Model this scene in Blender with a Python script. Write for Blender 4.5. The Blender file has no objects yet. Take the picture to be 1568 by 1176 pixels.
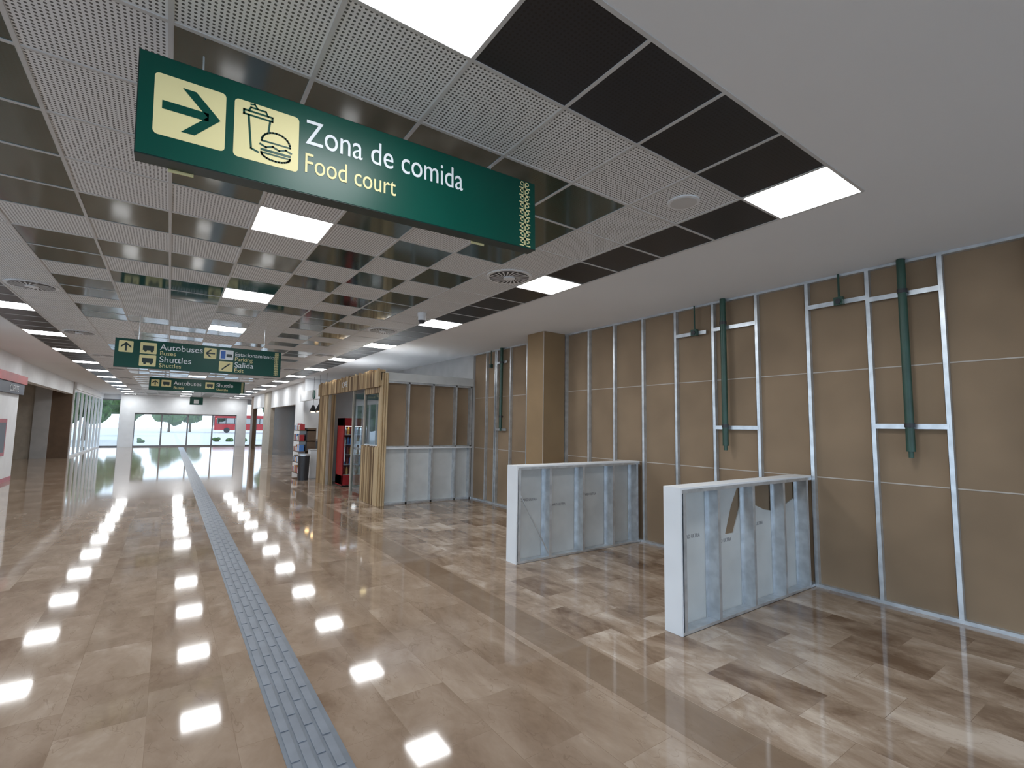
import bpy, bmesh, math, random
from mathutils import Matrix, Vector
random.seed(4)
S=bpy.context.scene
S.view_settings.view_transform='Standard'
COL=S.collection
CZ=3.528      # ceiling height
XW=6.093      # stud face of right wall
# ------------------------------------------------------------------ materials
def newmat(name):
    m=bpy.data.materials.new(name);m.use_nodes=True
    nt=m.node_tree;b=nt.nodes['Principled BSDF'];return m,nt,b
def N(nt,t,**k):
    n=nt.nodes.new(t)
    for a,v in k.items():setattr(n,a,v)
    return n
def math_(nt,op,a,b=None,c=None):
    n=N(nt,'ShaderNodeMath',operation=op)
    for i,x in enumerate((a,b,c)):
        if x is None:continue
        if isinstance(x,(int,float)):n.inputs[i].default_value=x
        else:nt.links.new(x,n.inputs[i])
    return n.outputs[0]
def mixc(nt,f,a,b,mode='MIX'):
    n=N(nt,'ShaderNodeMix',data_type='RGBA',blend_type=mode)
    for s,x in ((0,f),(6,a),(7,b)):
        if isinstance(x,(int,float)):n.inputs[s].default_value=x
        elif isinstance(x,tuple):n.inputs[s].default_value=x if len(x)==4 else (*x,1)
        else:nt.links.new(x,n.inputs[s])
    return n.outputs[2]
def ramp(nt,f,stops):
    n=N(nt,'ShaderNodeValToRGB');e=n.color_ramp.elements
    while len(e)<len(stops):e.new(.5)
    for el,(p,c) in zip(e,stops):el.position=p;el.color=(*c,1)
    nt.links.new(f,n.inputs[0]);return n.outputs[0]
def simple(name,col,rough=.5,metal=0,var=.08,scale=4,bump=0,spec=.5):
    m,nt,b=newmat(name)
    g=N(nt,'ShaderNodeNewGeometry');no=N(nt,'ShaderNodeTexNoise');no.inputs['Scale'].default_value=scale;no.inputs['Detail'].default_value=0 if var<.05 else 2
    nt.links.new(g.outputs['Position'],no.inputs['Vector'])
    c0=tuple(max(0,x*(1-var)) for x in col);c1=tuple(min(1,x*(1+var)) for x in col)
    nt.links.new(ramp(nt,no.outputs['Fac'],[(.35,c0),(.65,c1)]),b.inputs['Base Color'])
    b.inputs['Roughness'].default_value=rough;b.inputs['Metallic'].default_value=metal
    b.inputs['Specular IOR Level'].default_value=spec
    return m
def emis(name,col,s):
    m,nt,b=newmat(name);b.inputs['Base Color'].default_value=(*col,1)
    b.inputs['Emission Color'].default_value=(*col,1);b.inputs['Emission Strength'].default_value=s;return m
def glass(name,tint=(.9,.96,1),gl=.12):
    m,nt,b=newmat(name);nt.nodes.remove(b)
    t=N(nt,'ShaderNodeBsdfTransparent');t.inputs[0].default_value=(*tint,1)
    g=N(nt,'ShaderNodeBsdfGlossy');g.inputs['Roughness'].default_value=.02
    x=N(nt,'ShaderNodeMixShader');x.inputs[0].default_value=gl
    nt.links.new(t.outputs[0],x.inputs[1]);nt.links.new(g.outputs[0],x.inputs[2])
    nt.links.new(x.outputs[0],nt.nodes['Material Output'].inputs[0]);return m
def perforated(name,col,hole,rough,spec=.5,metal=0,rad=.3,n=26,ior=1.5):
    m,nt,b=newmat(name)
    g=N(nt,'ShaderNodeNewGeometry');sp=N(nt,'ShaderNodeSeparateXYZ');nt.links.new(g.outputs['Position'],sp.inputs[0])
    def cell(o,off):
        a=math_(nt,'FRACT',math_(nt,'MULTIPLY',math_(nt,'ADD',o,off),n/.6));return math_(nt,'SUBTRACT',a,.5)
    a=cell(sp.outputs[0],20-3.493+.0);c=cell(sp.outputs[1],20-1.942)
    r=math_(nt,'SQRT',math_(nt,'ADD',math_(nt,'MULTIPLY',a,a),math_(nt,'MULTIPLY',c,c)))
    h=math_(nt,'LESS_THAN',r,rad)
    nt.links.new(mixc(nt,h,col,hole),b.inputs['Base Color'])
    b.inputs['Roughness'].default_value=rough;b.inputs['Specular IOR Level'].default_value=spec;b.inputs['Metallic'].default_value=metal;b.inputs['IOR'].default_value=ior
    return m
def marble():
    m,nt,b=newmat('polished_marble')
    g=N(nt,'ShaderNodeNewGeometry')
    mp=N(nt,'ShaderNodeMapping');mp.inputs['Rotation'].default_value=(0,0,math.pi/2);nt.links.new(g.outputs['Position'],mp.inputs[0])
    br=N(nt,'ShaderNodeTexBrick');nt.links.new(mp.outputs[0],br.inputs['Vector'])
    br.inputs['Color1'].default_value=(0,0,0,1);br.inputs['Color2'].default_value=(1,1,1,1);br.inputs['Mortar'].default_value=(.4,.4,.4,1)
    br.inputs['Scale'].default_value=1;br.inputs['Mortar Size'].default_value=.0015;br.inputs['Brick Width'].default_value=.62;br.inputs['Row Height'].default_value=.41
    br.offset=.5
    bw=N(nt,'ShaderNodeRGBToBW');nt.links.new(br.outputs['Color'],bw.inputs[0]);r=bw.outputs[0]
    no=N(nt,'ShaderNodeTexNoise',noise_dimensions='4D');no.inputs['Scale'].default_value=1.9;no.inputs['Detail'].default_value=5;no.inputs['Roughness'].default_value=.64;no.inputs['Distortion'].default_value=.5
    mp2=N(nt,'ShaderNodeMapping');mp2.inputs['Scale'].default_value=(1.5,.8,1);mp2.inputs['Rotation'].default_value=(0,0,.5);nt.links.new(g.outputs['Position'],mp2.inputs[0])
    nt.links.new(mp2.outputs[0],no.inputs['Vector']);nt.links.new(math_(nt,'MULTIPLY',r,9.0),no.inputs['W'])
    v=math_(nt,'ADD',math_(nt,'ADD',math_(nt,'MULTIPLY',no.outputs['Fac'],1.35),math_(nt,'MULTIPLY',math_(nt,'SUBTRACT',r,.5),.24)),-.175)
    sp=N(nt,'ShaderNodeSeparateXYZ');nt.links.new(g.outputs['Position'],sp.inputs[0])
    side=math_(nt,'MULTIPLY_ADD',math_(nt,'GREATER_THAN',sp.outputs[0],2.9),.55,.42)
    v=math_(nt,'ADD',math_(nt,'MULTIPLY',math_(nt,'SUBTRACT',v,.5),side),.5)
    c=ramp(nt,v,[(.26,(.15,.093,.058)),(.42,(.275,.195,.138)),(.56,(.385,.292,.218)),(.76,(.62,.52,.43))])
    ve=N(nt,'ShaderNodeTexNoise',noise_dimensions='4D');ve.inputs['Scale'].default_value=2.6;ve.inputs['Detail'].default_value=3;ve.inputs['Distortion'].default_value=1.2
    nt.links.new(mp2.outputs[0],ve.inputs['Vector']);nt.links.new(math_(nt,'MULTIPLY',r,5.0),ve.inputs['W'])
    vv=math_(nt,'ABSOLUTE',math_(nt,'SUBTRACT',ve.outputs['Fac'],.5))
    vm=math_(nt,'MULTIPLY',math_(nt,'LESS_THAN',vv,.004),.25)
    c=mixc(nt,vm,c,(.15,.09,.055))
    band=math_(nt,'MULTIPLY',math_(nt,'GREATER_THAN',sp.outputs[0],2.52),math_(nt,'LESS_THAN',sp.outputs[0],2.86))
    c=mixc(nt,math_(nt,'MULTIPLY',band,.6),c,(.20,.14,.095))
    c=mixc(nt,math_(nt,'MULTIPLY',br.outputs['Fac'],.3),c,(.18,.12,.08))
    nt.links.new(c,b.inputs['Base Color'])
    b.inputs['Roughness'].default_value=.06;b.inputs['IOR'].default_value=1.52
    return m
def plankwood():
    m,nt,b=newmat('bamboo_cladding')
    g=N(nt,'ShaderNodeNewGeometry');sp=N(nt,'ShaderNodeSeparateXYZ');nt.links.new(g.outputs['Position'],sp.inputs[0])
    s=math_(nt,'ADD',sp.outputs[0],sp.outputs[1])
    cell=math_(nt,'FLOOR',math_(nt,'MULTIPLY',s,22.0))
    wn=N(nt,'ShaderNodeTexWhiteNoise',noise_dimensions='1D');nt.links.new(cell,wn.inputs['W'])
    nt.links.new(ramp(nt,wn.outputs['Value'],[(.05,(.13,.07,.03)),(.5,(.36,.24,.12)),(.95,(.58,.43,.25))]),b.inputs['Base Color']);b.inputs['Roughness'].default_value=.55;return m
M={}
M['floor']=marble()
M['dry']=simple('drywall_white',(.81,.825,.845),.85,var=.01,scale=1)
M['white']=simple('white_paint',(.81,.83,.855),.5,var=.02)
M['wtile']=perforated('perforated_white_tile',(.82,.835,.85),(.09,.09,.09),.45,rad=.28)
M['gtile']=perforated('perforated_green_tile',(.008,.05,.046),(.002,.008,.008),.09,spec=.9,rad=.26,ior=1.7)
M['btile']=perforated('perforated_black_tile',(.012,.013,.018),(.003,.003,.003),.35,rad=.26)
M['tbar']=simple('ceiling_grid_metal',(.6,.6,.6),.4,var=.03)
M['panel']=emis('led_panel',(.97,.99,1),25)
M['board']=simple('brown_board',(.27,.19,.12),.85,var=.1,scale=1.6)
M['boardD']=simple('brown_column_board',(.27,.18,.095),.8,var=.06,scale=2)
M['seam']=simple('board_seam',(.5,.45,.4),.8,var=.1)
M['galv']=simple('galvanised_steel',(.66,.70,.74),.35,metal=.7,var=.12,scale=9)
M['gyp']=simple('gypsum_grey',(.58,.59,.58),.85,var=.06,scale=3)
M['ink']=simple('ink',(.25,.25,.27),.8)
M['pipe']=simple('green_pipe_paint',(.025,.07,.05),.35,var=.15)
M['dark']=simple('dark_metal',(.03,.03,.035),.4)
M['frame']=simple('door_frame_grey',(.2,.2,.21),.4)
M['signg']=simple('sign_green',(.0,.062,.043),.35,var=.04,scale=3,spec=.3)
M['signe']=simple('sign_edge',(.006,.025,.022),.4)
M['cream']=simple('sign_cream',(.80,.72,.38),.5,var=.01,spec=.2)
M['signw']=simple('sign_white',(.8,.83,.86),.5,var=.01,spec=.2)
M['signb']=simple('sign_blue',(.05,.15,.5),.5)
M['tact']=simple('tactile_blue_grey',(.15,.175,.21),.35,var=.08,scale=6)
M['tactb']=simple('tactile_bar',(.185,.21,.25),.4,var=.08,scale=6)
M['bamboo']=plankwood()
M['red']=simple('red_paint',(.36,.02,.025),.4)
M['glass']=glass('clear_glass',gl=.08)
M['glassb']=glass('booth_glass',(.75,.85,.9),.3)
M['brown']=simple('dark_brown_panel',(.12,.075,.045),.5)
M['tan']=simple('tan_panel',(.42,.38,.32),.6)
M['grey']=simple('grey_wall',(.42,.42,.42),.8,var=.04)
M['asph']=simple('pavement',(.5,.5,.5),.8)
M['leaf']=simple('foliage',(.04,.09,.02),.7,var=.5,scale=5)
M['trunk']=simple('bark',(.12,.08,.05),.9)
M['navy']=simple('navy_sign',(.02,.03,.06),.4)
M['amber']=emis('warm_lamp_and_fill',(1,.65,.3),14)
M['cool']=emis('fridge_and_fill_light',(.8,.9,1),6)
# ------------------------------------------------------------------ mesh builder
class MB:
    def __init__(s):s.v=[];s.f=[];s.mi=[];s.mats=[]
    def _m(s,m):
        if m not in s.mats:s.mats.append(m)
        return s.mats.index(m)
    def face(s,pts,m):
        k=len(s.v);s.v+=[tuple(p) for p in pts];s.f.append(tuple(range(k,k+len(pts))));s.mi.append(s._m(m))
    def box(s,x0,x1,y0,y1,z0,z1,m):
        k=len(s.v);s.v+=[(x,y,z) for x in (x0,x1) for y in (y0,y1) for z in (z0,z1)]
        for f in ((0,1,3,2),(4,6,7,5),(0,4,5,1),(2,3,7,6),(0,2,6,4),(1,5,7,3)):
            s.f.append(tuple(k+i for i in f));s.mi.append(s._m(m))
    def prism(s,pts,y0,y1,m):   # pts in XZ, extruded in Y
        n=len(pts);k=len(s.v)
        s.v+=[(x,y0,z) for x,z in pts]+[(x,y1,z) for x,z in pts];mi=s._m(m)
        s.f.append(tuple(k+i for i in range(n)));s.f.append(tuple(k+n+i for i in reversed(range(n))));s.mi+=[mi,mi]
        for i in range(n):
            j=(i+1)%n;s.f.append((k+i,k+n+i,k+n+j,k+j));s.mi.append(mi)
    def cyl(s,a,b,r,m,seg=16,r2=None):
        a=Vector(a);b=Vector(b);d=(b-a).normalized();r2=r if r2 is None else r2
        u=d.orthogonal().normalized();w=d.cross(u);k=len(s.v);mi=s._m(m)
        for c,rr in ((a,r),(b,r2)):
            for i in range(seg):
                t=2*math.pi*i/seg;s.v.append(tuple(c+u*rr*math.cos(t)+w*rr*math.sin(t)))
        for i in range(seg):
            j=(i+1)%seg;s.f.append((k+i,k+j,k+seg+j,k+seg+i));s.mi.append(mi)
        s.f.append(tuple(k+i for i in reversed(range(seg))));s.f.append(tuple(k+seg+i for i in range(seg)));s.mi+=[mi,mi]
    def stroke(s,pts,w,y,m):    # flat polyline in XZ
        for (x0,z0),(x1,z1) in zip(pts,pts[1:]):
            d=Vector((x1-x0,z1-z0));L=d.length
            if L==0:continue
            d/=L;n=Vector((-d.y,d.x))*w/2;e=d*w/2
            q=[(x0-e.x+n.x,z0-e.y+n.y),(x0-e.x-n.x,z0-e.y-n.y),(x1+e.x-n.x,z1+e.y-n.y),(x1+e.x+n.x,z1+e.y+n.y)]
            s.face([(a,y,b) for a,b in q],m)
    def obj(s,name,parent=None,bevel=0,loc=None,smooth=False,recalc=True):
        me=bpy.data.meshes.new(name);me.from_pydata(s.v,[],s.f)
        for m in s.mats:me.materials.append(M[m])
        for p,i in zip(me.polygons,s.mi):p.material_index=i;p.use_smooth=smooth
        if recalc:
            bm=bmesh.new();bm.from_mesh(me);bmesh.ops.recalc_face_normals(bm,faces=bm.faces);bm.to_mesh(me);bm.free()
        me.update();o=bpy.data.objects.new(name,me);COL.objects.link(o)
        if loc:o.location=loc
        if parent:o.parent=parent
        if bevel:
            md=o.modifiers.new('bevel','BEVEL');md.width=bevel;md.segments=2;md.limit_method='ANGLE'
        return o
def empty(name,loc=(0,0,0)):
    e=bpy.data.objects.new(name,None);e.location=loc;COL.objects.link(e);e.empty_display_size=.1;return e
# ------------------------------------------------------------------ floor
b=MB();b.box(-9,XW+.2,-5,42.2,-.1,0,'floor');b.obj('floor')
b=MB();b.box(.60,.89,-2,40,0,.003,'tact')
y=-2.0
while y<40:
    for k in range(4):
        st=(k%2)*.15
        x=.622+k*.064
        b.box(x,x+.044,y+st+.008,y+st+.292,.003,.007,'tactb')
    y+=.3
b.obj('tactile_paving_strip')
# ------------------------------------------------------------------ ceiling
X0,Y0,T=3.493,1.942,.6
rows={-1:'LBBBBLBBBBL',0:'BWWWWWWWWWB',1:'BWGWGGGGGWB',2:'BWGWWWWGGWB',3:'BWGWGWGWGWB',4:'LWGWWLWGWDL',5:'BWGGGWGWGWB',6:'BWWWWGWGWWB',7:'BWGGGWGWGWB',
8:'BWGWWGWGGWB',9:'LWWGGLWWGWL',10:'BWGWGWGGWWB',11:'BDGWWGWGGDB'}
NJ=66
ceil=empty('ceiling')
b=MB()
tiles={'W':'wtile','G':'gtile','B':'btile','D':'wtile'}
lights=[];diffs=[]
for j in range(-1,NJ):
    row=rows.get(j)
    if row is None:
        row=''
        for i in range(-10,1):
            if i in(-10,-5,0) and (j-4)%5==0:row+='L'
            elif i in(-10,0):row+='B'
            elif i in(-9,-1):row+='D' if (j-4)%7==0 else 'W'
            else:row+=random.choice('GGWWG' if (i+j)%2 else 'WWG')
    for k,ch in enumerate(row):
        i=k-10;x=X0+T*i;yy=Y0+T*j
        if ch=='L':lights.append((x,yy));continue
        if ch=='D':diffs.append((x+.3,yy+.3))
        b.box(x+.006,x+T-.006,yy+.006,yy+T-.006,CZ-.004,CZ+.02,tiles[ch])
b.obj('tiles',ceil)
b=MB()
xL,xR=X0-10*T,X0+T;yN,yF=Y0-T,Y0+T*NJ
for i in range(-10,2):
    x=X0+T*i;b.box(x-.011,x+.011,yN,yF,CZ-.009,CZ+.02,'tbar')
for j in range(-1,NJ+1):
    yy=Y0+T*j;b.box(xL,xR,yy-.011,yy+.011,CZ-.0085,CZ+.02,'tbar')
b.obj('grid_bars',ceil)
b=MB()
b.box(xR,XW+.2,-5,42.2,CZ-.004,CZ+.1,'dry');b.box(-9,xL,-5,42.2,CZ-.004,CZ+.1,'dry')
b.box(xL,xR,-5,yN,CZ-.004,CZ+.1,'dry');b.box(xL,xR,yF,42.2,CZ-.004,CZ+.1,'dry')
b.box(xL,xR,yN,yF,CZ+.06,CZ+.12,'dark')
b.obj('drywall',ceil)
for x,yy in lights:
    b=MB();e_=.014;b.face([(e_,e_,-.003),(e_,T-e_,-.003),(T-e_,T-e_,-.003),(T-e_,e_,-.003)],'panel');b.box(.0,T,.0,T,-.001,.03,'white');b.obj('ceiling_light_panel',loc=(x,yy,CZ),recalc=False)
for x,yy in diffs:
    b=MB();b.cyl((0,0,-.012),(0,0,0),.27,'white',40);b.cyl((0,0,-.016),(0,0,-.012),.235,'dark',40);b.cyl((0,0,-.03),(0,0,-.012),.07,'white',24)
    for k in range(24):
        a=2*math.pi*k/24;a2=a+.35
        p=[(math.cos(a)*.08,math.sin(a)*.08),(math.cos(a2)*.235,math.sin(a2)*.235),(math.cos(a2+.1)*.235,math.sin(a2+.1)*.235),(math.cos(a+.14)*.08,math.sin(a+.14)*.08)]
        b.face([(q[0],q[1],-.02) for q in p],'white')
    b.obj('ceiling_air_diffuser',loc=(x,yy,CZ-.004))
b=MB();b.cyl((0,0,-.01),(0,0,0),.12,'white',32);b.cyl((0,0,-.013),(0,0,-.01),.1,'tbar',32);b.obj('ceiling_speaker',loc=(3.19,2.24,CZ-.004))
# dome camera
b=MB();b.cyl((0,0,-.05),(0,0,0),.07,'white',24);b.cyl((0,0,-.12),(0,0,-.05),.06,'white',24)
b.cyl((0,0,-.17),(0,0,-.12),.03,'dark',20,.06);b.obj('security_dome_camera',loc=(3.18,7.05,CZ-.004))
# ------------------------------------------------------------------ right wall (studs)
wr=MB();wr.box(XW+.06,XW+.2,-5,10.35,0,CZ,'board');wr.box(XW+.0,XW+.2,10.35,20.2,0,CZ,'grey')
wall_right=wr.obj('wall_right')
b=MB()
st=[1.40+.613*k for k in range(-10,14)]
for yy in st:
    if yy>10.2:continue
    b.box(XW,XW+.006,yy-.02,yy+.02,0,CZ,'galv');b.box(XW+.006,XW+.06,yy-.02,yy-.017,0,CZ,'galv')
    b.box(XW,XW+.06,yy+.017,yy+.02,0,CZ,'galv')
for yy in (9.3,9.75):
    b.box(XW,XW+.06,yy-.02,yy+.02,0,CZ,'galv')
b.box(XW-.002,XW+.06,-5,10.35,0,.035,'galv');b.box(XW-.002,XW+.06,-5,10.35,CZ-.035,CZ-.006,'galv')
b.obj('studs',wall_right)
b=MB()
for z in (1.225,2.43):b.box(XW+.055,XW+.06,-5,10.3,z-.006,z+.006,'seam')
b.obj('board_seams',wall_right)
b=MB()
def nog(y0,y1,z):b.box(XW-.004,XW+.02,y0,y1,z-.025,z+.025,'galv')
nog(1.40,2.013,1.81);nog(1.40,2.013,3.17);nog(2.013,2.626,3.2);nog(3.24,3.85,3.13);nog(3.24,3.85,1.78);nog(3.95,4.47,3.12);nog(8.9,9.3,1.68);nog(8.9,9.3,3.2)
b.obj('nogging_rails',wall_right)
def pipe(yy,z0,z1,r):
    b=MB();x=XW-.012-r
    b.cyl((x,yy,z0+.06),(x,yy,z1),r,'pipe',20);b.cyl((x,yy,z0),(x,yy,z0+.06),r*.6,'pipe',16)
    for z in (z0+.3,z1-.35):
        b.cyl((x,yy,z),(x,yy,z+.04),r*1.18,'dark',20)
        b.box(x,XW,yy-.02,yy+.02,z,z+.04,'dark')
    b.obj('wall_pipe',smooth=False)
pipe(3.66,1.48,CZ-.01,.038);pipe(1.69,1.50,CZ-.01,.038);pipe(9.03,1.65,CZ-.01,.038)
for yy,z in ((2.27,3.2),(4.11,3.12),(9.5,3.15)):
    b=MB();b.box(XW-.06,XW-.006,yy-.045,yy+.045,z-.04,z+.05,'pipe');b.cyl((XW-.03,yy,z+.05),(XW-.03,yy,CZ-.01),.011,'pipe',12);b.cyl((XW-.07,yy,z),(XW-.06,yy,z),.03,'dark',16);b.obj('electrical_conduit_box')
# column
b=MB();b.box(5.57,XW-.01,6.93,7.43,0,CZ-.006,'boardD');b.box(5.565,5.575,6.925,6.935,0,CZ-.006,'seam');b.obj('boxed_column')
# ------------------------------------------------------------------ half walls
def txt(body,size,loc,mat,parent,width=None,rot=(math.pi/2,0,0),ext=.001):
    c=bpy.data.curves.new('text_'+body.split()[0].lower(),'FONT');c.body=body;c.size=size;c.extrude=ext
    c.materials.append(M[mat]);o=bpy.data.objects.new(c.name,c);COL.objects.link(o);o.location=loc;o.rotation_euler=rot
    if width:
        bpy.context.view_layer.update();o.scale.x=width/max(.001,o.dimensions.x)
    if parent:o.parent=parent
    return o
def halfwall(x0,x1,y0,y1,zt,studx,notch=None,brace=False):
    e=empty('half_wall_counter')
    b=MB();b.box(x0,x0+.02,y0,y1,0,zt,'white');b.box(x0+.02,x1,y0,y1,zt-.02,zt,'white');b.box(x0+.02,x1,y1-.015,y1,0,zt-.02,'white')
    b.obj('end_cap_and_top',e,bevel=.002)
    b=MB()
    if notch:
        b.box(x0+.02,x1,y1-.022,y1-.016,.0,zt-.02,'board')
        for p in notch:b.prism(p,y1-.034,y1-.023,'gyp')
    else:b.box(x0+.02,x1,y1-.03,y1-.016,.0,zt-.02,'gyp')
    b.obj('gypsum_board',e)
    b=MB()
    for x in studx:
        b.box(x-.004,x,y0+.005,y1-.035,.004,zt-.02,'galv');b.box(x-.04,x,y0+.002,y0+.006,0,zt-.02,'galv');b.box(x-.04,x,y1-.04,y1-.035,0,zt-.02,'galv')
    b.box(x0+.02,x1,y0+.0,y1-.035,.0,.004,'galv');b.box(x0+.02,x1,y0,y0+.003,0,.03,'galv')
    b.box(x0+.02,x1,y0,y0+.003,zt-.05,zt-.02,'galv')
    if brace:
        b.prism([(x0+.03,zt-.3),(x0+.03,zt-.33),(x0+.55,.05),(x0+.55,.08)],y0+.01,y0+.02,'galv')
    b.obj('steel_frame',e)
    for k,x in enumerate(studx[:-1]):
        if k%2==0 or k==1:txt('BOARD ULTRA',.05,(x+.1,y1-.036,.75-.1*(k%2)),'ink',e,width=.3,ext=.0003)
    return e
# board pieces around the broken opening
n1=[[(3.67,0),(6.08,0),(6.08,.80),(5.95,.97),(5.55,.86),(5.3,.90),(5.0,1.0),(4.86,1.03),(4.70,.72),(4.55,.72),(3.67,.72)],
    [(3.67,.72),(4.55,.72),(4.66,.98),(4.82,1.22),(3.67,1.22)]]
halfwall(3.65,6.085,2.64,2.82,1.24,[3.73,4.25,4.86,5.47,6.0],notch=n1)
halfwall(3.71,6.085,5.14,5.36,1.24,[3.78,4.3,4.91,5.52,6.05],brace=True)
# ------------------------------------------------------------------ kiosk booth
KX=3.76;KY=10.35;KH=2.91
k=empty('food_kiosk_booth')
b=MB()
b.box(KX+.07,XW,KY+.13,KY+.15,0,1.22,'gyp');b.box(KX+.07,XW,KY-.0,KY+.15,1.22,1.25,'white')
b.box(KX+.07,XW,KY+.13,KY+.15,1.25,2.72,'board');b.box(KX-.02,XW,KY-.03,KY+.2,2.72,KH,'gyp')
for x in (3.86,4.42,5.03,5.64,6.05):
    b.box(x-.02,x+.02,KY,KY+.13,.0,1.22,'galv');b.box(x-.02,x+.02,KY,KY+.13,1.25,2.72,'galv')
b.box(KX+.07,XW,KY,KY+.13,0,.04,'galv');b.box(KX+.07,XW,KY,KY+.13,2.68,2.72,'galv')
b.box(KX+.07,XW,KY,KY+.13,1.25,1.28,'galv')
b.obj('side_wall',k)
b=MB()
b.box(KX,KX+.07,KY,11.45,0,1.25,'bamboo');b.box(KX,KX+.07,KY-.03,KY+.14,1.25,KH,'bamboo')
b.box(KX-.05,KX+.07,KY-.03,15.6,2.6,KH+.05,'bamboo')
b.box(KX,KX+.2,14.65,15.6,0,2.6,'bamboo');b.box(KX,KX+.07,KY+.1,11.45,2.45,2.6,'bamboo')
yy=KY
while yy<15.55:
    if yy<11.4:b.cyl((KX-.012,yy+.03,0),(KX-.012,yy+.03,1.25+random.uniform(-.02,.03)),.026,'bamboo',8)
    b.cyl((KX-.06,yy+.03,2.58),(KX-.06,yy+.03,KH+.02+random.uniform(-.03,.06)),.026,'bamboo',8)
    if yy>14.6:b.cyl((KX-.012,yy+.03,0),(KX-.012,yy+.03,2.6),.026,'bamboo',8)
    yy+=.058
xx=KX
while xx<KX+.1:
    b.cyl((xx+.02,KY-.04,0),(xx+.02,KY-.04,KH-.02),.024,'bamboo',8);xx+=.05
b.obj('bamboo_front',k)
b=MB();b.box(KX+.03,KX+.04,KY+.16,11.42,1.28,2.45,'glassb');b.box(KX+.03,KX+.04,11.48,12.3,.1,2.5,'glassb');b.obj('window_glass',k)
b=MB();b.box(KX+.0,KX+.07,11.42,11.48,0,2.6,'tan');b.box(KX+.0,KX+.07,12.3,12.36,0,2.6,'tan');b.box(KX+.0,KX+.07,14.6,14.65,0,2.6,'tan');b.box(KX+.02,KX+.07,KY+.14,11.42,1.25,1.29,'white')
b.box(KX+.2,XW,15.5,15.6,0,KH,'white');b.box(KX+.07,XW,KY+.2,15.6,KH-.05,KH,'white')
b.obj('frame_back_and_roof',k)
b=MB();b.box(5.0,5.8,12.3,12.5,KH-.07,KH-.052,'cool');b.box(4.6,4.75,13.6,13.75,KH-.07,KH-.052,'amber');b.obj('added_kiosk_fill',k)  # emissive panels added under the roof to light the booth interior
txt('CAFE',.2,(KX-.1,13.0,2.7),'signw',k,rot=(math.pi/2,0,-math.pi/2))
# fridge, glass front faces -Y
f=empty('beverage_fridge')
b=MB();FX,FY,FW,FD,FH=4.02,13.95,.62,.6,1.92
b.box(FX,FX+.04,FY,FY+FD,.06,FH,'red');b.box(FX+FW-.04,FX+FW,FY,FY+FD,.06,FH,'red');b.box(FX,FX+FW,FY+FD-.04,FY+FD,.06,FH,'red')
b.box(FX,FX+FW,FY,FY+FD,FH-.22,FH,'red');b.box(FX,FX+FW,FY,FY+FD,0.04,.32,'red');b.box(FX+.05,FX+.07,FY-.03,FY-.01,.7,1.3,'white')
for x in (FX+.04,FX+FW-.08):
    for y_ in (FY+.04,FY+FD-.08):b.box(x,x+.04,y_,y_+.04,0,.05,'dark')
for z in (.32,.6,.88,1.16,1.44):b.box(FX+.04,FX+FW-.04,FY+.04,FY+FD-.05,z,z+.012,'white')
b.box(FX+.08,FX+FW-.08,FY+.06,FY+.12,FH-.24,FH-.225,'cool')
b.obj('cabinet',f,bevel=.004)
b=MB()
M['bot1']=simple('bottle_red',(.4,.03,.02),.2);M['bot2']=simple('bottle_blue',(.1,.25,.6),.2);M['bot3']=simple('bottle_clear',(.6,.65,.6),.2);M['bot4']=simple('bottle_orange',(.8,.35,.04),.2)
for z in (.334,.614,.894,1.174,1.454):
    for q in range(6):
        c=random.choice(['bot1','bot2','bot3','bot4']);x=FX+.09+q*.088;yy=FY+.12
        b.cyl((x,yy,z),(x,yy,z+.15),.033,c,10);b.cyl((x,yy,z+.15),(x,yy,z+.21),.033,c,10,.012)
b.obj('bottles',f)
b=MB();b.box(FX+.03,FX+FW-.03,FY-.008,FY-.002,.34,FH-.24,'glass');b.obj('glass_door',f)
# ------------------------------------------------------------------ second kiosk + rack + bin
k2=empty('coffee_kiosk')
b=MB();b.box(4.3,XW,20.3,20.5,0,CZ-.01,'white');b.box(4.12,XW,16.9,17.1,2.55,2.95,'brown');b.box(4.12,4.2,17.1,20.3,2.6,2.95,'white')
b.box(4.2,4.7,16.9,20.0,0,1.1,'brown');b.box(4.15,4.75,16.85,20.05,1.1,1.15,'dark');b.box(4.35,4.6,17.6,18.1,1.15,1.6,'dark')
b.obj('counter_and_fascia',k2)
b=MB();b.cyl((4.09,18.0,2.77),(4.12,18.0,2.77),.16,'signg',24);b.obj('round_logo',k2)
b=MB()
for yy in (17.5,18.4,19.3):
    b.cyl((4.4,yy,2.45),(4.4,yy,CZ-.01),.006,'dark',6);b.cyl((4.4,yy,2.2),(4.4,yy,2.45),.14,'dark',16,.03);b.cyl((4.4,yy,2.17),(4.4,yy,2.21),.07,'amber',12)
b.obj('pendant_lamps',k2)
r=empty('snack_display_rack')
b=MB();b.box(3.72,3.76,17.1,18.1,0,1.6,'dark');b.box(3.76,4.04,17.1,17.13,0,1.6,'brown');b.box(3.76,4.04,18.07,18.1,0,1.6,'brown')
for z in (.1,.45,.8,1.15,1.5):b.box(3.52,4.02,17.1,18.1,z,z+.03,'brown')
b.obj('shelves',r)
b=MB();cs=['bot4','cream','red','signw','bot2','tan']
for z in (.13,.48,.83,1.18,1.53):
    for q in range(8):
        b.box(3.54,3.68,17.14+q*.12,17.23+q*.12,z,z+random.uniform(.12,.22),random.choice(cs))
b.obj('snack_packets',r)
b=MB();b.cyl((3.5,16.2,0),(3.5,16.2,.75),.15,'dark',24,.17);b.cyl((3.5,16.2,.75),(3.5,16.2,.8),.18,'galv',24);b.obj('trash_bin')
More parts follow.
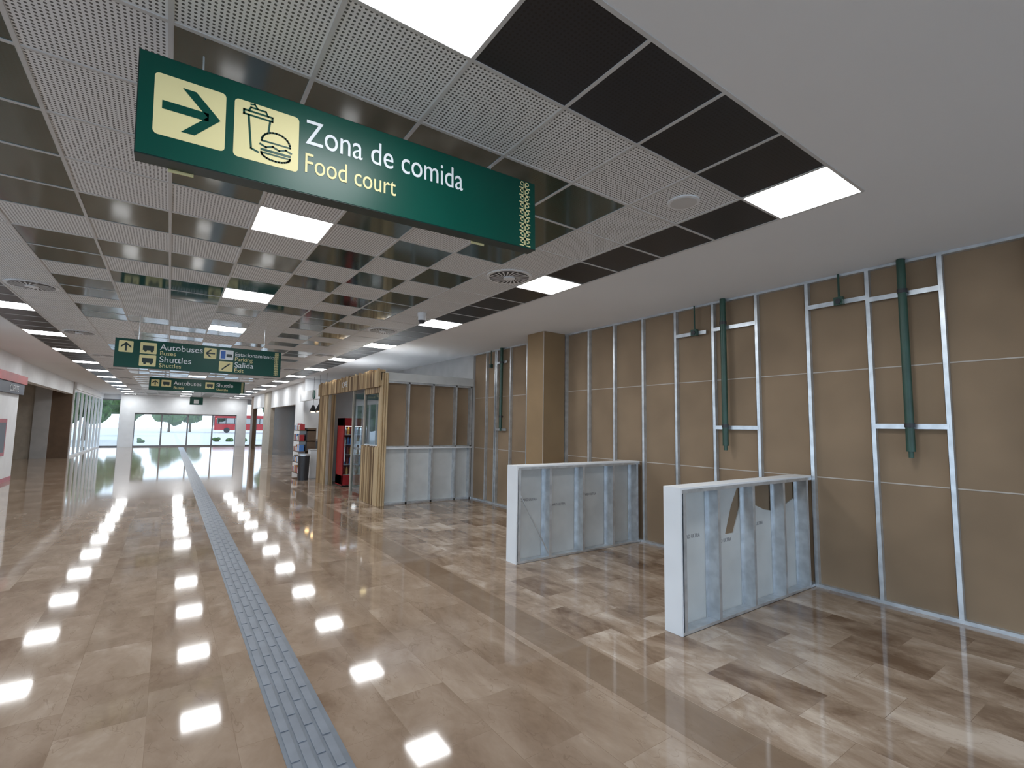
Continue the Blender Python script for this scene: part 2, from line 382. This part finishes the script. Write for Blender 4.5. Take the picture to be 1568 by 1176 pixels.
b=MB();b.box(3.75,4.05,16.5,16.82,.0,.9,'white');b.box(3.73,4.07,16.48,16.84,.9,.93,'galv');b.obj('small_white_cabinet',bevel=.01)
# far right walls
b=MB();b.box(4.6,4.8,20.5,23.5,0,CZ,'white');b.box(4.6,4.8,23.5,30,2.6,CZ,'white');b.box(4.6,4.8,30,32.5,0,CZ,'tan');b.box(4.6,4.8,32.5,37,2.7,CZ,'white');b.box(4.6,4.8,37,38.1,0,CZ,'brown')
b.box(6.0,6.2,20.5,42,0,CZ,'brown');b.obj('wall_right_far')
# ------------------------------------------------------------------ left side
b=MB();b.box(-8,-3.64,13.2,19.86,0,CZ-.005,'white');b.box(-3.66,-3.635,14,19.86,.0,.12,'red');wl=b.obj('wall_left_shop')
b=MB();b.box(-3.75,-3.5,14,19.95,2.75,2.98,'red');b.box(-3.64,-3.54,14,19.87,2.45,2.75,'navy');o=b.obj('shop_fascia_sign')
txt('CLIENTE',.24,(-3.535,18.3,2.51),'signw',o,rot=(math.pi/2,0,math.pi/2))
b=MB();b.box(-3.64,-3.6,17.5,18.7,.75,1.75,'red');b.box(-3.6,-3.595,17.6,18.6,.85,1.65,'dark');b.obj('wall_poster')
b=MB();b.box(-8.2,-8.0,19.86,30.4,0,CZ,'tan')
b.box(-4.45,-3.75,30.2,30.4,0,CZ,'brown');b.box(-5.0,-4.45,30.1,30.4,0,CZ,'grey');b.box(-8,-5.0,30.2,30.4,0,CZ,'tan')
b.box(-4.0,-3.75,19.86,30.2,2.95,CZ,'white')
b.obj('wall_left_recess')
def glazing(name,axis,c,a0,a1,z0,z1,step,fr=.05,mat='white'):
    e=empty(name);b=MB();g=MB()
    n=max(1,round((a1-a0)/step))
    def bx(bb,p0,p1,q0,q1,th,m):
        if axis=='x':bb.box(c-th,c+th,p0,p1,q0,q1,m)
        else:bb.box(p0,p1,c-th,c+th,q0,q1,m)
    for i in range(n+1):
        p=a0+(a1-a0)*i/n;bx(b,p-fr/2,p+fr/2,z0,z1,.05,mat)
    for z in (z0,z1-fr):bx(b,a0,a1,z,z+fr,.049,mat)
    if axis=='x':g.face([(c,a0,z0),(c,a1,z0),(c,a1,z1),(c,a0,z1)],'glass')
    else:g.face([(a0,c,z0),(a1,c,z0),(a1,c,z1),(a0,c,z1)],'glass')
    b.obj('frame',e);g.obj('glass',e);return e
glazing('window_1','x',-4.0,-5,13.1,.0,3.4,1.5)
b=MB();b.box(-4.1,-3.9,-5,13.2,3.4,CZ,'dry');b.obj('wall_left_near')
glazing('window_2','x',-3.75,30.4,42,.0,3.2,1.45,.08)
b=MB();b.box(-3.85,-3.65,30.4,42,3.2,CZ,'white');b.obj('wall_left_far')
b=MB();b.box(-4.1,XW+.2,-5.2,-5,3.4,CZ,'dry');b.obj('wall_back')
glazing('added_fill_glazing','y',-5.1,-4.0,XW+.1,.0,3.4,1.5)  # unseen glazing behind the camera, added to let daylight onto the ceiling
b=MB();b.box(-2.75,-1.95,41.6,42.2,0,CZ,'white');b.box(4.1,4.75,41.6,42.2,0,CZ,'white');b.box(-1.95,4.1,41.6,42.2,2.3,CZ,'white');b.box(-3.75,-2.75,42,42.2,3.2,CZ,'white');b.box(4.75,6.2,42,42.2,3.2,CZ,'white')
b.obj('wall_front')
glazing('window_3','y',42.1,-3.75,-2.75,0,3.2,.95,.08,'frame');glazing('window_4','y',42.1,4.75,6.2,0,3.2,.7,.08,'frame')
glazing('door_1','y',41.8,-1.95,4.1,0,2.3,1.5125,.09,'frame')
# ------------------------------------------------------------------ outside
b=MB();b.box(-60,60,42.2,160,-.12,-.02,'asph');b.box(-60,-9,-30,42.2,-.12,-.02,'asph');b.box(-9,-4.1,-30,13.2,-.02,.005,'asph');b.box(-9,60,-40,-5.2,-.12,-.02,'asph');b.obj('ground_outside')  # last box: unseen ground behind the camera, added to bounce daylight inside
b=MB();BX,BY=6.2,95
b.box(BX,BX+11,BY,BY+2.6,.45,3.0,'red');b.box(BX+.3,BX+10.7,BY-.03,BY,1.5,2.5,'dark')
for x in (BX+1.8,BX+8.6):b.cyl((x,BY-.05,.45),(x,BY+.2,.45),.45,'dark',20)
for q in range(8):b.box(BX+.4+q*1.28,BX+1.55+q*1.28,BY-.06,BY-.03,1.55,2.45,'glassb')
b.box(BX-.05,BX,BY+.2,BY+2.4,1.2,2.6,'dark');b.obj('red_bus',bevel=.05)
def blob(name,cx,cy,z0,r,n,sq=1,trunk=True):
    bm=bmesh.new();me=bpy.data.meshes.new(name)
    for q in range(n):
        rr=r*random.uniform(.35,.6)
        p=Vector((random.uniform(-1,1)*r*.7,random.uniform(-1,1)*r*.7,random.uniform(-.6,.7)*r*sq))
        mt=Matrix.Translation(Vector((cx,cy,z0+r*sq))+p)
        res=bmesh.ops.create_icosphere(bm,subdivisions=2,radius=rr,matrix=mt)
        for v in res['verts']:v.co+=Vector([random.uniform(-.18,.18)*rr for _ in range(3)])
    nf=len(bm.faces)
    if trunk:bmesh.ops.create_cone(bm,segments=8,radius1=.18,radius2=.1,depth=z0+r,cap_ends=True,matrix=Matrix.Translation((cx,cy,(z0+r)/2)))
    bm.to_mesh(me);bm.free();me.materials.append(M['leaf']);me.materials.append(M['trunk'])
    for p in me.polygons:
        if p.index>=nf:p.material_index=1
    o=bpy.data.objects.new(name,me);COL.objects.link(o)
for cx,cy,z,r in ((-6,56,1.2,1.8),(-9,52,1.5,2.2),(-4.5,75,2,2),(9.5,56,1.8,2),(-12,48,1.5,2.4),(-8,46,1.2,1.8),(0,100,1.5,2.2),(3,102,1.2,1.8)):blob('tree',cx,cy,z,r,16)
for cx,cy in ((-3,50),(-1.8,50),(3.6,52),(4.6,52),(5.6,50)):blob('hedge',cx,cy,0,.3,10,.5,False)
# ------------------------------------------------------------------ signs
def arrow(b,cx,cz,s,dir,y,m):
    a={'r':0,'u':math.pi/2,'l':math.pi}[dir];c,sn=math.cos(a),math.sin(a)
    def R(P):return [(cx+s*(x*c-z*sn),y,cz+s*(x*sn+z*c)) for x,z in P]
    b.face(R([(-.42,-.075),(.26,-.075),(.26,.075),(-.42,.075)]),m)
    b.face(R([(-.14,.40),(.06,.40),(.44,0),(.24,0)]),m);b.face(R([(-.14,-.40),(.24,0),(.44,0),(.06,-.40)]),m)
def roundsq(b,x0,x1,z0,z1,y,r,m):
    P=[]
    for cx,cz,a0 in ((x1-r,z1-r,0),(x0+r,z1-r,90),(x0+r,z0+r,180),(x1-r,z0+r,270)):
        for t in range(0,91,15):
            a=math.radians(a0+t);P.append((cx+r*math.cos(a),y,cz+r*math.sin(a)))
    b.face(P,m)
def arc(cx,cz,rx,rz,a0,a1,n=14):
    return [(cx+rx*math.cos(math.radians(a0+(a1-a0)*i/n)),cz+rz*math.sin(math.radians(a0+(a1-a0)*i/n))) for i in range(n+1)]
def greek(b,x0,x1,z0,z1,y,m):
    w=(x1-x0)/2;n=int((z1-z0)/w);h=(z1-z0)/n
    for r_ in range(n):
        for c_ in range(2):
            x=x0+c_*w;z=z0+r_*h
            P=[(.12,.08),(.88,.08),(.88,.9),(.3,.9),(.3,.45),(.6,.45)]
            if c_:P=[(1-p,q) for p,q in P]
            b.stroke([(x+p*w,z+q*h) for p,q in P],w*.16,y,m)
s1=empty('hanging_sign',(-.2,2.59,2.905));s1.rotation_euler=(0,-math.radians(1.5),0)
L,H=2.2,.475
b=MB();b.box(0,L,0,.09,0,H,'signe');b.box(.004,L-.004,-.003,0,.004,H-.004,'signg')
b.obj('panel_body',s1,bevel=.002)
b=MB();yy=-.0045
roundsq(b,.06,.335,.105,.39,yy,.02,'cream');roundsq(b,.37,.66,.10,.39,yy,.02,'cream')
y2=-.006
arrow(b,.2,.248,.26,'r',y2,'signg')
b.stroke([(.43,.325),(.445,.16),(.475,.15)],.009,y2,'signg');b.stroke([(.41,.325),(.535,.325),(.535,.345),(.41,.345),(.41,.325)],.009,y2,'signg')
b.stroke([(.43,.345),(.44,.365),(.505,.365),(.515,.345)],.008,y2,'signg');b.stroke([(.47,.365),(.455,.385),(.44,.38)],.008,y2,'signg')
b.stroke([(.525,.32),(.52,.27)],.009,y2,'signg')
b.stroke(arc(.555,.215,.065,.055,0,180),.009,y2,'signg');b.stroke([(.49,.215),(.62,.215)],.008,y2,'signg')
b.stroke([(.485,.195),(.51,.185),(.54,.197),(.57,.185),(.6,.197),(.625,.188)],.009,y2,'signg')
b.stroke([(.492,.17),(.618,.17)],.012,y2,'signg');b.stroke(arc(.555,.155,.065,.03,180,360),.009,y2,'signg');b.stroke([(.49,.155),(.62,.155)],.008,y2,'signg')
greek(b,2.06,2.155,.012,.465,yy,'cream')
b.obj('graphics',s1)
txt('Zona de comida',.19,(.69,-.005,.268),'signw',s1,width=.93)
txt('Food court',.15,(.685,-.005,.115),'cream',s1,width=.49)
b=MB()
for x in (.24,1.86):
    b.cyl((x,.045,H),(x,.045,H+.1-(x*.026)),.004,'galv',8);b.box(x-.03,x+.03,.03,.06,H,H+.012,'galv')
    b.box(x-.12,x-.02,.095,.1,-.012,.02,'cream')
b.obj('suspension_wires',s1)
def farsign(loc,L,H,items,ztop):
    s=empty('hanging_sign',loc);b=MB();b.box(0,L,0,.09,0,H,'signe');b.box(.004,L-.004,-.003,0,.004,H-.004,'signg');b.obj('panel_body',s)
    b=MB()
    for it in items:
        kind,x,z,sz=it[:4]
        if kind in 'ru' or kind=='l':
            roundsq(b,x,x+sz,z,z+sz,-.005,.015,'cream');arrow(b,x+sz/2,z+sz/2,sz*.9,kind,-.007,'signe')
        if kind=='i':
            roundsq(b,x,x+sz*1.2,z,z+sz,-.005,.012,'cream')
            b.box(x+sz*.2,x+sz*1.0,-.007,-.006,z+sz*.3,z+sz*.72,'signe');b.cyl((x+sz*.4,-.008,z+sz*.25),(x+sz*.4,-.006,z+sz*.25),sz*.1,'signe',10);b.cyl((x+sz*.85,-.008,z+sz*.25),(x+sz*.85,-.006,z+sz*.25),sz*.1,'signe',10)
        if kind=='p':
            roundsq(b,x,x+sz*1.2,z,z+sz,-.005,.012,'signw');b.box(x+sz*.1,x+sz*.5,-.007,-.006,z+sz*.12,z+sz*.88,'signb');b.box(x+sz*.6,x+sz*1.1,-.007,-.006,z+sz*.3,z+sz*.6,'signe')
        if kind=='s':
            roundsq(b,x,x+sz*1.2,z,z+sz,-.005,.012,'cream');b.stroke([(x+sz*.3,z+sz*.2),(x+sz*.6,z+sz*.5),(x+sz*.9,z+sz*.75)],sz*.12,-.007,'signe')
    b2=[it for it in items if it[0]=='t']
    greek(b,L-.12,L-.04,.02,H-.02,-.005,'cream')
    b.obj('graphics',s)
    for it in b2:
        txt(it[4],it[3],(it[1],-.005,it[2]),it[5],s)
    b=MB()
    for x in (L*.12,L*.88):b.cyl((x,.045,H),(x,.045,ztop-loc[2]),.005,'galv',6)
    b.obj('suspension_wires',s)
farsign((-.81,10.2,2.63),2.5,.48,[('u',.05,.25,.19),('i',.33,.25,.19),('i',.33,.04,.19),('l',1.24,.25,.19),('p',1.48,.25,.18),('s',1.48,.04,.18),
 ('t',.6,.335,.145,'Autobuses','signw'),('t',.6,.245,.1,'Buses','cream'),('t',.6,.125,.145,'Shuttles','signw'),('t',.6,.035,.1,'Shuttles','cream'),
 ('t',1.72,.335,.1,'Estacionamiento','signw'),('t',1.72,.245,.1,'Parking','cream'),('t',1.72,.125,.14,'Salida','signw'),('t',1.72,.035,.1,'Exit','cream')],CZ)
farsign((-.68,21.5,2.86),3.0,.46,[('u',.06,.14,.24),('i',.36,.14,.24),('t',.72,.22,.2,'Autobuses','signw'),('t',.72,.07,.14,'Buses','cream'),('i',1.7,.14,.24),('t',2.05,.22,.2,'Shuttle','signw'),('t',2.05,.07,.14,'Shuttle','cream')],CZ)
e=empty('exit_sign',(.9,34,2.75));b=MB();b.box(0,.65,0,.06,0,.45,'signg');b.box(.2,.45,-.004,0,.08,.3,'signw');b.cyl((.1,.03,.45),(.1,.03,CZ-2.75),.006,'dark',6);b.cyl((.55,.03,.45),(.55,.03,CZ-2.75),.006,'dark',6);b.obj('exit_panel',e)
# ------------------------------------------------------------------ world
w=bpy.data.worlds.new('sky');S.world=w;w.use_nodes=True;nt=w.node_tree
bg=nt.nodes['Background'];sky=N(nt,'ShaderNodeTexSky');sky.sky_type='HOSEK_WILKIE';sky.turbidity=3.5;sky.sun_direction=Vector((.3,.5,.8)).normalized()
mx=mixc(nt,.6,sky.outputs[0],(.75,.87,1.0));nt.links.new(mx,bg.inputs[0]);bg.inputs[1].default_value=3.9
# ------------------------------------------------------------------ camera
yaw,pitch,roll=[math.radians(a) for a in (35.07,5.05,.89)]
F=Vector((math.sin(yaw)*math.cos(pitch),math.cos(yaw)*math.cos(pitch),math.sin(pitch)))
R=Vector((math.cos(yaw),-math.sin(yaw),0));U=R.cross(F)
R2=R*math.cos(roll)+U*math.sin(roll);U2=-R*math.sin(roll)+U*math.cos(roll)
cam=bpy.data.cameras.new('camera');co=bpy.data.objects.new('camera',cam);COL.objects.link(co)
mw=Matrix((R2,U2,-F)).transposed().to_4x4();mw.translation=(0,0,1.744);co.matrix_world=mw
cam.sensor_width=36;cam.lens=36*743.1/1568;cam.clip_start=.05;cam.clip_end=400
S.camera=co
